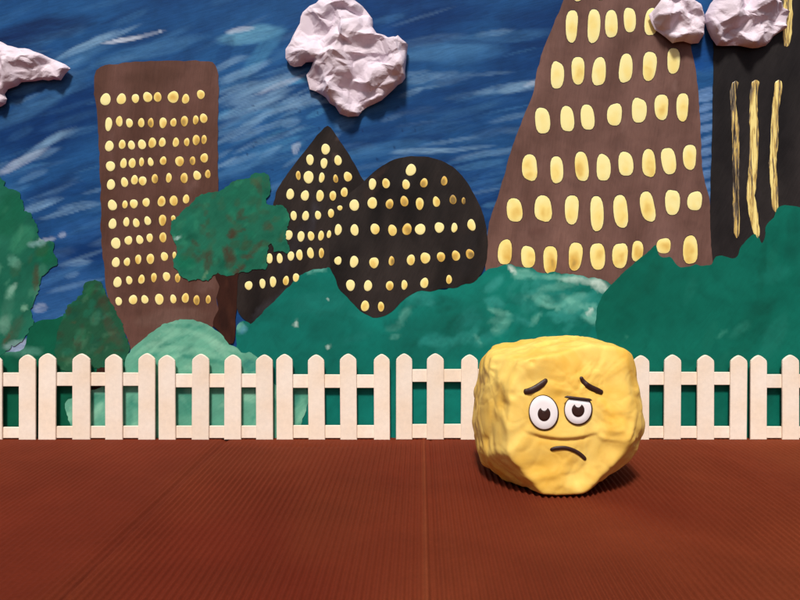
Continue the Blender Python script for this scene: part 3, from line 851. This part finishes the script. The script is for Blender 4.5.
# ------------------------------------------------------------------ corrugated card floor
def build_floor():
    pitch = 0.0046
    rotx = 0.026
    xs = np.arange(-0.95, 0.95, pitch / 6)
    ys = np.concatenate([np.linspace(-1.25, -0.50, 24, endpoint=False), np.linspace(-0.50, 0.02, 110)])
    X, Y = np.meshgrid(xs, ys)
    x = X.ravel(); y = Y.ravel()
    # flutes run away from the camera; the sheets are laid very slightly askew
    c = x - rotx * (y + 0.0)
    mm = x * 1000; my = y * 1000
    wob = 0.0007 * nz(mm, my * .5, 90, 3.0)
    ph = 2 * np.pi * (c + wob) / pitch
    # the left sheet is worn flat, the middle and right ones keep their flutes
    seam = -0.172 + 0.0 * y
    left = np.clip((seam - c) / 0.02, 0, 1)
    amp = 0.00082 * (1 - 0.72 * left) * np.clip(1.0 + 0.5 * nz(mm, my, 120, 9.0), .3, 1.4)
    amp *= np.where(c > 0.30, 0.7, 1.0) * np.clip((-.006 - y) / .03, .25, 1)
    z = -0.0006 + amp * np.sin(ph)
    # a fold at the left seam, a lip at the middle seam, a gentle bulge along the fence foot
    z += -0.0016 * np.exp(-((c - seam) / 0.0035) ** 2) + 0.0009 * np.clip(1 - (c - seam) / 0.05, 0, 1) * (c > seam) * np.clip((-.03 - y) / .05, 0, 1)
    z += 0.0008 * np.exp(-((c - 0.024) / 0.0022) ** 2) - 0.0008 * np.exp(-((c - 0.030) / 0.002) ** 2)
    z += 0.0007 * nz(mm, my, 150, 4.0) * np.clip(-(y + .02) / .1, 0, 1)
    z -= 0.0015 * np.exp(-((y + 0.034) / 0.004) ** 2) * np.clip(1 - np.abs((x + .09) / .09), 0, 1)
    red = lin(99, 36, 21); brn = lin(114, 53, 30); dk = lin(88, 34, 22); tan = lin(150, 82, 48)
    f = np.clip(0.5 + 0.8 * nz(mm, my * .4, 120, 6.0, 4), 0, 1)[:, None]
    col = np.array(red) * (1 - f) + np.array(brn) * f
    col = col * (1 - .5 * left[:, None]) + np.array(red) * (.5 * left[:, None])
    s = np.exp(-((c - 0.0235) / 0.0016) ** 2)[:, None] * np.clip(.55 + .5 * nz(mm * .3, my, 30, 2.0), 0, 1)[:, None] * .35
    col = col * (1 - s) + np.array(tan) * s
    k = (np.exp(-((c - seam + .001) / 0.003) ** 2) * .35)[:, None]
    col = col * (1 - k) + np.array(dk) * k
    V = np.stack([x, y, z], 1)
    nx, ny = len(xs), len(ys)
    F = []
    for j in range(ny - 1):
        b = j * nx
        F += [(b + i, b + i + 1, b + i + nx + 1, b + i + nx) for i in range(nx - 1)]
    o = mesh_obj('floor', V, F, M_FLOOR, colors=col)
    tag(o, kind='structure')


build_floor()


# ------------------------------------------------------------------ crumpled paper clouds
def tri_noise(x, y, s, seed):
    """flat triangular facets: random heights on a skewed lattice, linear in between"""
    r = random.Random(seed)
    a = r.uniform(0, 3.14)
    X = (x * math.cos(a) + y * math.sin(a)) / s + r.uniform(0, 50)
    Y = (-x * math.sin(a) + y * math.cos(a)) / s + r.uniform(0, 50)
    k = (X + Y) * 0.3660254
    u, v = X + k, Y + k
    iu, iv = np.floor(u), np.floor(v)
    fu, fv = u - iu, v - iv

    def h(p, q):
        n = np.sin(p * 127.1 + q * 311.7 + seed * 3.7) * 43758.5453
        return n - np.floor(n)
    up = fu > fv
    h00, h11 = h(iu, iv), h(iu + 1, iv + 1)
    hm = np.where(up, h(iu + 1, iv), h(iu, iv + 1))
    b0 = np.where(up, 1 - fu, 1 - fv); b1 = np.where(up, fu - fv, fv - fu); b2 = np.where(up, fv, fu)
    return b0 * h00 + b1 * hm + b2 * h11


def crumple(x, y, seed, scale):
    """creased sheet: flat facets of two sizes under a few long folds, all slightly warped"""
    wx = x + 8 * nz(x, y, 30, seed + .3, 1)
    wy = y + 8 * nz(x, y, 30, seed + .7, 1)
    h = tri_noise(wx, wy, scale, seed) * 1.0
    wx2 = x + 3 * nz(x, y, 26, seed + 2.3, 1); wy2 = y + 3 * nz(x, y, 26, seed + 2.7, 1)
    h += tri_noise(wx2 * .7 + wy2 * .3, wy2 * 1.1, scale * .5, seed + 5) * .40
    h += tri_noise(wx2, wy2, scale * .27, seed + 8) * .12
    r = random.Random(seed)
    for _ in range(7):
        a = r.uniform(0, math.pi)
        s = (wx * math.cos(a) + wy * math.sin(a)) / (scale * r.uniform(1.1, 2.0)) + r.uniform(0, 1)
        h += .36 * np.abs((s % 1.0) - .5)
    h = h - h.min()
    return h / (h.max() + 1e-9)


def cloud(poly, label, seed, tmax=0.020, scale=26, group='crumpled paper clouds'):
    r0 = random.Random(seed)
    Q = []
    for i in range(len(poly)):
        a, b = poly[i], poly[(i + 1) % len(poly)]
        k = max(1, round(math.hypot(b[0] - a[0], b[1] - a[1]) / 7))
        Q += [(a[0] + (b[0] - a[0]) * j / k + r0.uniform(-1.1, 1.1), a[1] + (b[1] - a[1]) * j / k + r0.uniform(-1.1, 1.1)) for j in range(k)]
    P = []
    for i in range(len(Q)):
        a, b = Q[i], Q[(i + 1) % len(Q)]
        k = max(1, round(math.hypot(b[0] - a[0], b[1] - a[1]) / 1.8))
        P += [(a[0] + (b[0] - a[0]) * j / k, a[1] + (b[1] - a[1]) * j / k) for j in range(k)]
    v, f, dist = fill(P, 1.15)
    x = np.array([p[0] for p in v]); y = np.array([p[1] for p in v])
    dd = np.array(dist)
    rise = 1 - np.exp(-dd / 1.6)
    big = 1 - np.exp(-dd / 16.0)
    h1 = crumple(x, y, seed, scale)
    h2 = crumple(x, y, seed + 31, scale * .55)
    lump = .5 + .5 * nz(x, y, 34, seed + 2.0, 2)
    h = 0.0045 * rise + tmax * (.25 * big + .15 * lump * big + 1.25 * (h1 - .38) * (.35 + .65 * rise) + .12 * (h2 - .5) * rise)
    # the rim stands off the wall and waves in and out
    gap = 0.0026 + 0.0018 * nz(x, y, 30, seed + 5.0, 2)
    n = len(v)
    damp = 1 - np.exp(-dd / 6.0)
    x = x + 9 * (tri_noise(x, y, 15, seed + 50) - .5) * damp
    y = y + 9 * (tri_noise(x, y, 13, seed + 60) - .5) * damp
    verts = []
    for i in range(n):
        Y = -(gap[i] + max(h[i], 0.0004 + .001 * rise[i]))
        p = W(x[i], y[i], -0.010)
        verts.append((p.x, Y - .002, p.z))
    hb = 0.0010 * big
    for i in range(n):
        p = W(x[i], y[i], -0.010)
        verts.append((p.x, -(gap[i] - hb[i]) - .002, p.z))
    faces = []
    ec = set()
    tris = []
    for tt in f:
        a, b, c = (Vector((v[i][0], v[i][1])) for i in tt)
        if (b - a).cross(c - a) > 0:
            tt = list(reversed(tt))
        tris.append(tuple(tt))
        for i in range(3):
            ec.add((tt[i], tt[(i + 1) % 3]))
    for tt in tris:
        faces.append(tuple(tt)); faces.append(tuple(n + i for i in reversed(tt)))
    for (a, b) in ec:
        if (b, a) not in ec:
            faces.append((b, a, n + a, n + b))
    o = mesh_obj('paper_cloud', verts, faces, M_PAPER, smooth=False)
    tag(o, label, 'cloud', group)
    return o


cloud([(285, 48), (292, 35), (297, 27), (303, 10), (320, -4), (345, -8), (362, 4), (371, 16), (373, 27), (377, 33.5), (384, 35), (388, 38), (399, 35), (402, 40), (407, 44), (407.6, 54), (405.6, 60), (406, 70), (403, 82), (394, 88), (382, 99), (368, 106), (357, 114.4), (348, 115), (340, 113), (334, 105), (326, 97), (310, 88), (306, 74),
       (309, 68), (313, 60), (306, 62), (294, 66.4), (289, 63), (285.6, 56)], 'large crumpled pinkish white paper cloud above the pointed black building', 11, .019, 28)
cloud([(-78, 60), (-60, 42), (-30, 34), (-12, 37), (0, 41.7), (10, 46), (23, 47.5), (33, 51), (48, 57.5), (63, 62.5), (68.7, 67.5), (58, 79), (33, 79), (20, 80), (16, 85), (5, 87), (1, 92), (4, 97), (2, 103), (-8, 108), (-40, 108), (-66, 98), (-80, 80)],
      'crumpled paper cloud with a flat pointed tip, left of the narrow brown tower', 23, .017, 26)
cloud([(650, 14), (656, 28), (662, 32), (674, 41.6), (685, 40), (700, 42.4), (705, 36), (706, 22), (702, 4), (685, -10), (664, -4)], 'small crumpled paper cloud on the top of the broad brown tower', 37, .015, 20)
cloud([(707, 14), (709, 28), (713, 37), (718, 44), (736, 45), (756, 46.4), (767, 45), (776, 35), (781, 31), (788, 26), (792, 10), (772, -8), (740, -14), (716, -4)], 'crumpled paper cloud on the top of the striped black tower', 41, .016, 22)


# ------------------------------------------------------------------ the yellow clay figure
BC = Vector((0.1310, -0.134, 0.0570))
def build_body(t):
    k = 1.0
    # silhouette positions with the distance at which that part of the outline lies
    sp = [(483, 358, .668), (496, 343, .672), (516, 338, .675), (560, 335, .68), (602, 340, .675), (621, 348, .67), (630, 372, .66), (639, 393, .65), (642, 404, .645), (641, 432, .64), (631, 456, .635), (617, 474, .625),
          (594, 491, .61), (566, 497, .605), (536, 494, .61), (510, 489, .62), (485, 474, .64), (479, 450, .65), (478, 428, .655), (481, 390, .66)]
    sil = [((px - 400) * d / 800 - BC.x, H - (py - 250) * d / 800 - BC.z) for px, py, d in sp]
    planes = []
    n = len(sil)
    for i in range(n):
        (x1, z1), (x2, z2) = sil[i], sil[(i + 1) % n]
        nx_, nz_ = -(z2 - z1), (x2 - x1)
        L = math.hypot(nx_, nz_); nx_ /= L; nz_ /= L
        d = nx_ * x1 + nz_ * z1
        if d < 0: nx_, nz_, d = -nx_, -nz_, -d
        planes.append((Vector((nx_, 0, nz_)), d * k))
    def pl(x, y, z, d):
        v = Vector((x, y, z)); planes.append((v.normalized(), d))
    pl(0, -1, 0.03, .060); pl(0.25, -1, 0.3, .0635); pl(0, 1, 0, .060)
    pl(-1, -.42, .05, .0680); pl(.8, -.7, .2, .0710); pl(.8, -.6, -.35, .0715)
    pl(-.1, -.5, .9, .0745); pl(-.676, -.42, -.612, .0742); pl(.6, -.5, -.65, .070)
    pl(0, 0, -1, .0570); pl(-.5, .8, .2, .07); pl(.5, .8, .1, .07); pl(0, .7, -.7, .07); pl(0, .7, .8, .074)
    rr_ = random.Random(12)
    base = list(planes)
    for _ in range(52):
        v = Vector((rr_.uniform(-1, 1), rr_.uniform(-1, .6), rr_.uniform(-1, 1))).normalized()
        if v.y < -.55 or v.z < -.35 or (v.x > .25 and v.z > .1):
            continue
        sup = min(dq / max(1e-4, nq.dot(v)) for nq, dq in base if nq.dot(v) > 0)
        planes.append((v, sup - rr_.uniform(.0003, .0022)))
    bm = bmesh.new()
    bmesh.ops.create_icosphere(bm, subdivisions=7, radius=1)
    p_ = 60.0
    N = np.array([q[0][:] for q in planes]); DD = np.array([q[1] for q in planes])
    dirs = np.array([v.co[:] for v in bm.verts])
    dots = np.clip(dirs @ N.T, 1e-4, None) / DD
    rad = 1.0 / (np.sum(dots ** p_, axis=1) ** (1 / p_))
    for v, r_ in zip(bm.verts, rad):
        dvec = v.co.normalized()
        q = dvec * 3.0
        # finger dents and pressed ridges
        lo = noise.noise(dvec * 1.7 + Vector((3, 1, 7)))
        md = noise.noise(dvec * 4.2 + Vector((13, 5, 2)))
        w = dvec + 0.25 * noise.noise_vector(dvec * 2.5)
        vd = noise.voronoi(w * 4.2)[0]
        ridge = min(vd[1] - vd[0], .35)
        hi = 1 - abs(noise.noise(w * 9.0)) * 2
        h = .0022 * lo + .0017 * md - .0003 * max(0, .10 - ridge) / .10 + .0012 * noise.noise(w * 6.3) + .0005 * (1 - 2 * abs(noise.noise(w * 4.7 + Vector((4, 4, 1)))))
        if dvec.y < -.5:
            q0 = dvec * r_ * 1000
            h *= 1 - .75 * math.exp(-((q0.x + 9) / 24) ** 4 - ((q0.z + 2) / 17) ** 4)
        P = dvec * (r_ + h)
        # raised strip that carries the eyes, pressed in along its lower edge
        if dvec.y < -.4:
            X = P.x * 1000; Z = P.z * 1000
            ex_, ez = (X - 1.0) / 30, (Z - 3.0) / 20
            rr = math.sqrt(ex_ ** 2 + ez ** 2)
            low = -12.6 + 0.0065 * (X + 7) ** 2
            if abs(X + 9) < 32:
                side = max(0, 1 - max(0, abs(X + 9) - 17) / 13)
                up = 1 / (1 + math.exp(-(Z - low) / .55))
                fade = math.exp(-max(0, Z - low) / 16)
                P.y -= .0021 * up * fade * side
                P.y += .0005 * math.exp(-((Z - low + 1.4) / 1.4) ** 2) * side
            for (dx, dz, dr, dp) in ((-31, 45, 2.2, .0022), (-46, 20, 3, .0016), (-50, 12, 2, .0014), (20, 32, 7, .0012), (30, -20, 8, .0014), (-30, -30, 9, .0012), (4, -40, 8, .001), (-38, 30, 7, .0012)):
                P.y += dp * math.exp(-((X - dx) ** 2 + (Z - dz) ** 2) / dr ** 2)
        v.co = P + BC
    mz = min(v.co.z for v in bm.verts)
    for v in bm.verts:
        # settle on the table: flatten the foot
        if v.co.z < .0006:
            v.co.z = .0006 - (.0006 - v.co.z) * .05
    bm.verts.index_update()
    verts = [v.co.copy() for v in bm.verts]; faces = [tuple(q.index for q in f.verts) for f in bm.faces]
    bm.free()
    o = mesh_obj('body', verts, faces, M_CLAY, t)
    return BVHTree.FromPolygons(verts, faces)


fig = tag(empty('clay_figure', Vector((BC.x, BC.y, 0))), 'lumpy yellow clay block with a sad worried face, on the brown corrugated floor', 'clay figure')
bvh = build_body(fig)
CAM = Vector((0, -D, H))


def on_body(px, py):
    d = W(px, py, 0) - CAM
    hit = bvh.ray_cast(CAM, d.normalized())
    return hit[0], hit[1]


def sausage(name, pts, widths, parent, mat, flat=.55, lift=.0):
    n = 28
    C = []
    for i in range(n + 1):
        u = i / n * (len(pts) - 1)
        k = min(int(u), len(pts) - 2); f = u - k
        p0 = pts[max(k - 1, 0)]; p1 = pts[k]; p2 = pts[k + 1]; p3 = pts[min(k + 2, len(pts) - 1)]
        q = [0.5 * ((2 * p1[j]) + (-p0[j] + p2[j]) * f + (2 * p0[j] - 5 * p1[j] + 4 * p2[j] - p3[j]) * f * f + (-p0[j] + 3 * p1[j] - 3 * p2[j] + p3[j]) * f ** 3) for j in range(2)]
        w = widths[k] * (1 - f) + widths[k + 1] * f
        C.append((q[0], q[1], w * min(1, math.sqrt(min(i, n - i) / 2.2 + .06))))
    pos = []
    for (x, y, w) in C:
        h, nn = on_body(x, y)
        pos.append((h, nn, w * .60 / 800 / 2))
    # smooth the depth along the roll
    ysm = [p[0].y for p in pos]
    for _ in range(4):
        ysm = [(ysm[max(i - 1, 0)] + ysm[i] + ysm[min(i + 1, n)]) / 3 for i in range(n + 1)]
    verts = []; faces = []
    M_ = 12
    for i in range(n + 1):
        p = pos[i][0].copy(); p.y = min(ysm[i], p.y) - lift
        a = pos[max(i - 1, 0)][0]; b = pos[min(i + 1, n)][0]
        tv = (b - a); tv.y = 0; tv.normalize()
        side = Vector((-tv.z, 0, tv.x))
        r = pos[i][2]
        for j in range(M_):
            an = 2 * math.pi * j / M_
            verts.append(p + side * (r * math.cos(an)) + Vector((0, -1, 0)) * (r * flat * math.sin(an) + r * flat * .35))
    for i in range(n):
        for j in range(M_):
            a = i * M_ + j; b = i * M_ + (j + 1) % M_
            faces.append((a, b, b + M_, a + M_))
    faces.append(tuple(range(M_))); faces.append(tuple(n * M_ + j for j in reversed(range(M_))))
    return mesh_obj(name, verts, faces, mat, parent)


def disc(name, outline, Y0, thick, mat, parent, tilt_n=None):
    """a rounded thin disc cut to a picture outline, lying on the figure's face plane"""
    n = len(outline)
    cx = sum(p[0] for p in outline) / n; cy = sum(p[1] for p in outline) / n
    verts = []; faces = []
    rings = [(1.0, 0.0), (1.0, .6), (.955, .95), (.6, 1.0), (.25, 1.0)]
    for (s, h) in rings:
        for (x, y) in outline:
            verts.append(W(cx + (x - cx) * s, cy + (y - cy) * s, Y0) + Vector((0, -thick * h, 0)))
    verts.append(W(cx, cy, Y0) + Vector((0, -thick, 0)))
    for r_ in range(len(rings) - 1):
        for j in range(n):
            a = r_ * n + j; b = r_ * n + (j + 1) % n
            faces.append((a, b, b + n, a + n))
    k = (len(rings) - 1) * n
    for j in range(n):
        faces.append((k + j, k + (j + 1) % n, len(verts) - 1))
    o = mesh_obj(name, verts, faces, mat, parent)
    return o


def ell(cx, cy, rx, ry, tilt=0, n=48, top=None):
    out = []
    t = math.radians(tilt)
    for i in range(n):
        a = 2 * math.pi * i / n
        x = rx * math.cos(a); y = ry * math.sin(a)
        X = cx + x * math.cos(t) - y * math.sin(t); Y = cy + x * math.sin(t) + y * math.cos(t)
        if top is not None:
            lim = top[0] + top[1] * (X - cx)
            Y = max(Y, lim)
        out.append((X, Y))
    return out


def pupil_outline(cx, cy, rx, ry):
    # a round pupil with a round bite (the highlight) out of its top
    out = []
    n = 56
    ccy, rc = -ry * 1.02, rx * .56
    for i in range(n):
        a = 2 * math.pi * i / n
        x, y = rx * math.cos(a), ry * math.sin(a)
        if abs(x) < rc and y < 0:
            y = max(y, ccy + math.sqrt(rc * rc - x * x) * 1.15)
        out.append((cx + x, cy + y))
    return out


def eye(cx, cy, rx, ry, tilt, top, pcx, pcy, prx, pry):
    ys = []
    for (x, y) in ell(cx, cy, rx * .9, ry * .9, tilt):
        h, _ = on_body(x, y)
        if h: ys.append(h.y)
    Y0 = (sorted(ys)[len(ys) // 12]) - .0006
    rim = disc('eye', ell(cx, cy, rx, ry, tilt, top=top), Y0 + .0018, .0026, M_DARK, fig)
    t2 = None if top is None else (top[0] + 1.4, top[1])
    disc('eyeball', ell(cx, cy, rx - .95, ry - .95, tilt, top=t2), Y0 - .0004, .0010, M_WHITE, rim)
    disc('pupil', pupil_outline(pcx, pcy, prx, pry), Y0 - .0011, .0007, M_DARK, rim)
    return Y0


y1 = eye(543.5, 412.5, 15.0, 17.8, -8, None, 544, 413.8, 6.4, 7.2)
y2 = eye(578, 409.6, 14.2, 15.4, 8, (398.8, .10), 578, 410, 6.4, 6.8)


def lid(pts, w, Y):
    verts = []; faces = []
    n = len(pts); M_ = 10
    for i, (x, y) in enumerate(pts):
        p = W(x, y, Y)
        r = w * .6 / 800 / 2 * (1 if 0 < i < n - 1 else .3)
        for j in range(M_):
            a = 2 * math.pi * j / M_
            verts.append(p + Vector((0, -math.sin(a) * r, math.cos(a) * r)))
    for i in range(n - 1):
        for j in range(M_):
            a = i * M_ + j; b = i * M_ + (j + 1) % M_
            faces.append((a, b, b + M_, a + M_))
    return mesh_obj('eyelid', verts, faces, M_DARK, fig)


lid([(564.5, 397.2), (567, 396.9), (574, 397.8), (583, 398.8), (590, 399.8), (592, 400.2)], 2.6, y2 - .0018)
sausage('eyebrow', [(523.5, 391.5), (529, 391), (536, 388), (543, 383), (547, 379)], [5, 6.5, 7, 6.2, 3.6], fig, M_DARK)
sausage('eyebrow', [(580.5, 376.5), (583, 381), (589, 386.5), (597, 390.5), (603, 393)], [3.4, 4.6, 6, 6.4, 4.5], fig, M_DARK)
sausage('mouth', [(550, 449.8), (556, 448.2), (565, 447.8), (574, 450.4), (581, 454.8), (586, 460)], [3, 4.2, 4, 3.8, 4, 3.8], fig, M_DARK)


# ------------------------------------------------------------------ camera, light, world
cd = bpy.data.cameras.new('camera')
cam = bpy.data.objects.new('camera', cd)
link(cam)
cam.location = (0, -D, H)
cam.rotation_euler = (math.radians(90), 0, 0)
cd.sensor_fit = 'HORIZONTAL'
cd.sensor_width = 36
cd.lens = 36
cd.shift_y = -50 / 800
cd.clip_start = 0.01
cd.clip_end = 100
S.camera = cam

EL, AZ = math.radians(55), math.radians(188)     # the light comes from the front, high up, a little to the left
sd_ = bpy.data.lights.new('sun', 'SUN')
sd_.energy = 3.3
sd_.angle = math.radians(8)
sd_.color = (1.0, 0.94, 0.875)
sun = bpy.data.objects.new('sun', sd_)
link(sun)
dirv = Vector((math.sin(AZ) * math.cos(EL), math.cos(AZ) * math.cos(EL), math.sin(EL)))   # towards the sun
sun.rotation_euler = dirv.to_track_quat('Z', 'Y').to_euler()
sun.location = (0, -0.5, 1.5)

w = bpy.data.worlds.new('World')
S.world = w
w.use_nodes = True
nt = w.node_tree
sky = nt.nodes.new('ShaderNodeTexSky')
sky.sky_type = 'NISHITA'
sky.sun_disc = False
sky.sun_elevation = EL
sky.sun_rotation = AZ
sky.dust_density = 4.0
sky.air_density = 0.8
nt.links.new(sky.outputs['Color'], nt.nodes['Background'].inputs['Color'])
nt.nodes['Background'].inputs['Strength'].default_value = 0.055

S.view_settings.view_transform = 'Standard'
S.view_settings.look = 'None'
S.view_settings.gamma = 1
S.view_settings.use_curve_mapping = False
S.view_settings.exposure = 0.2
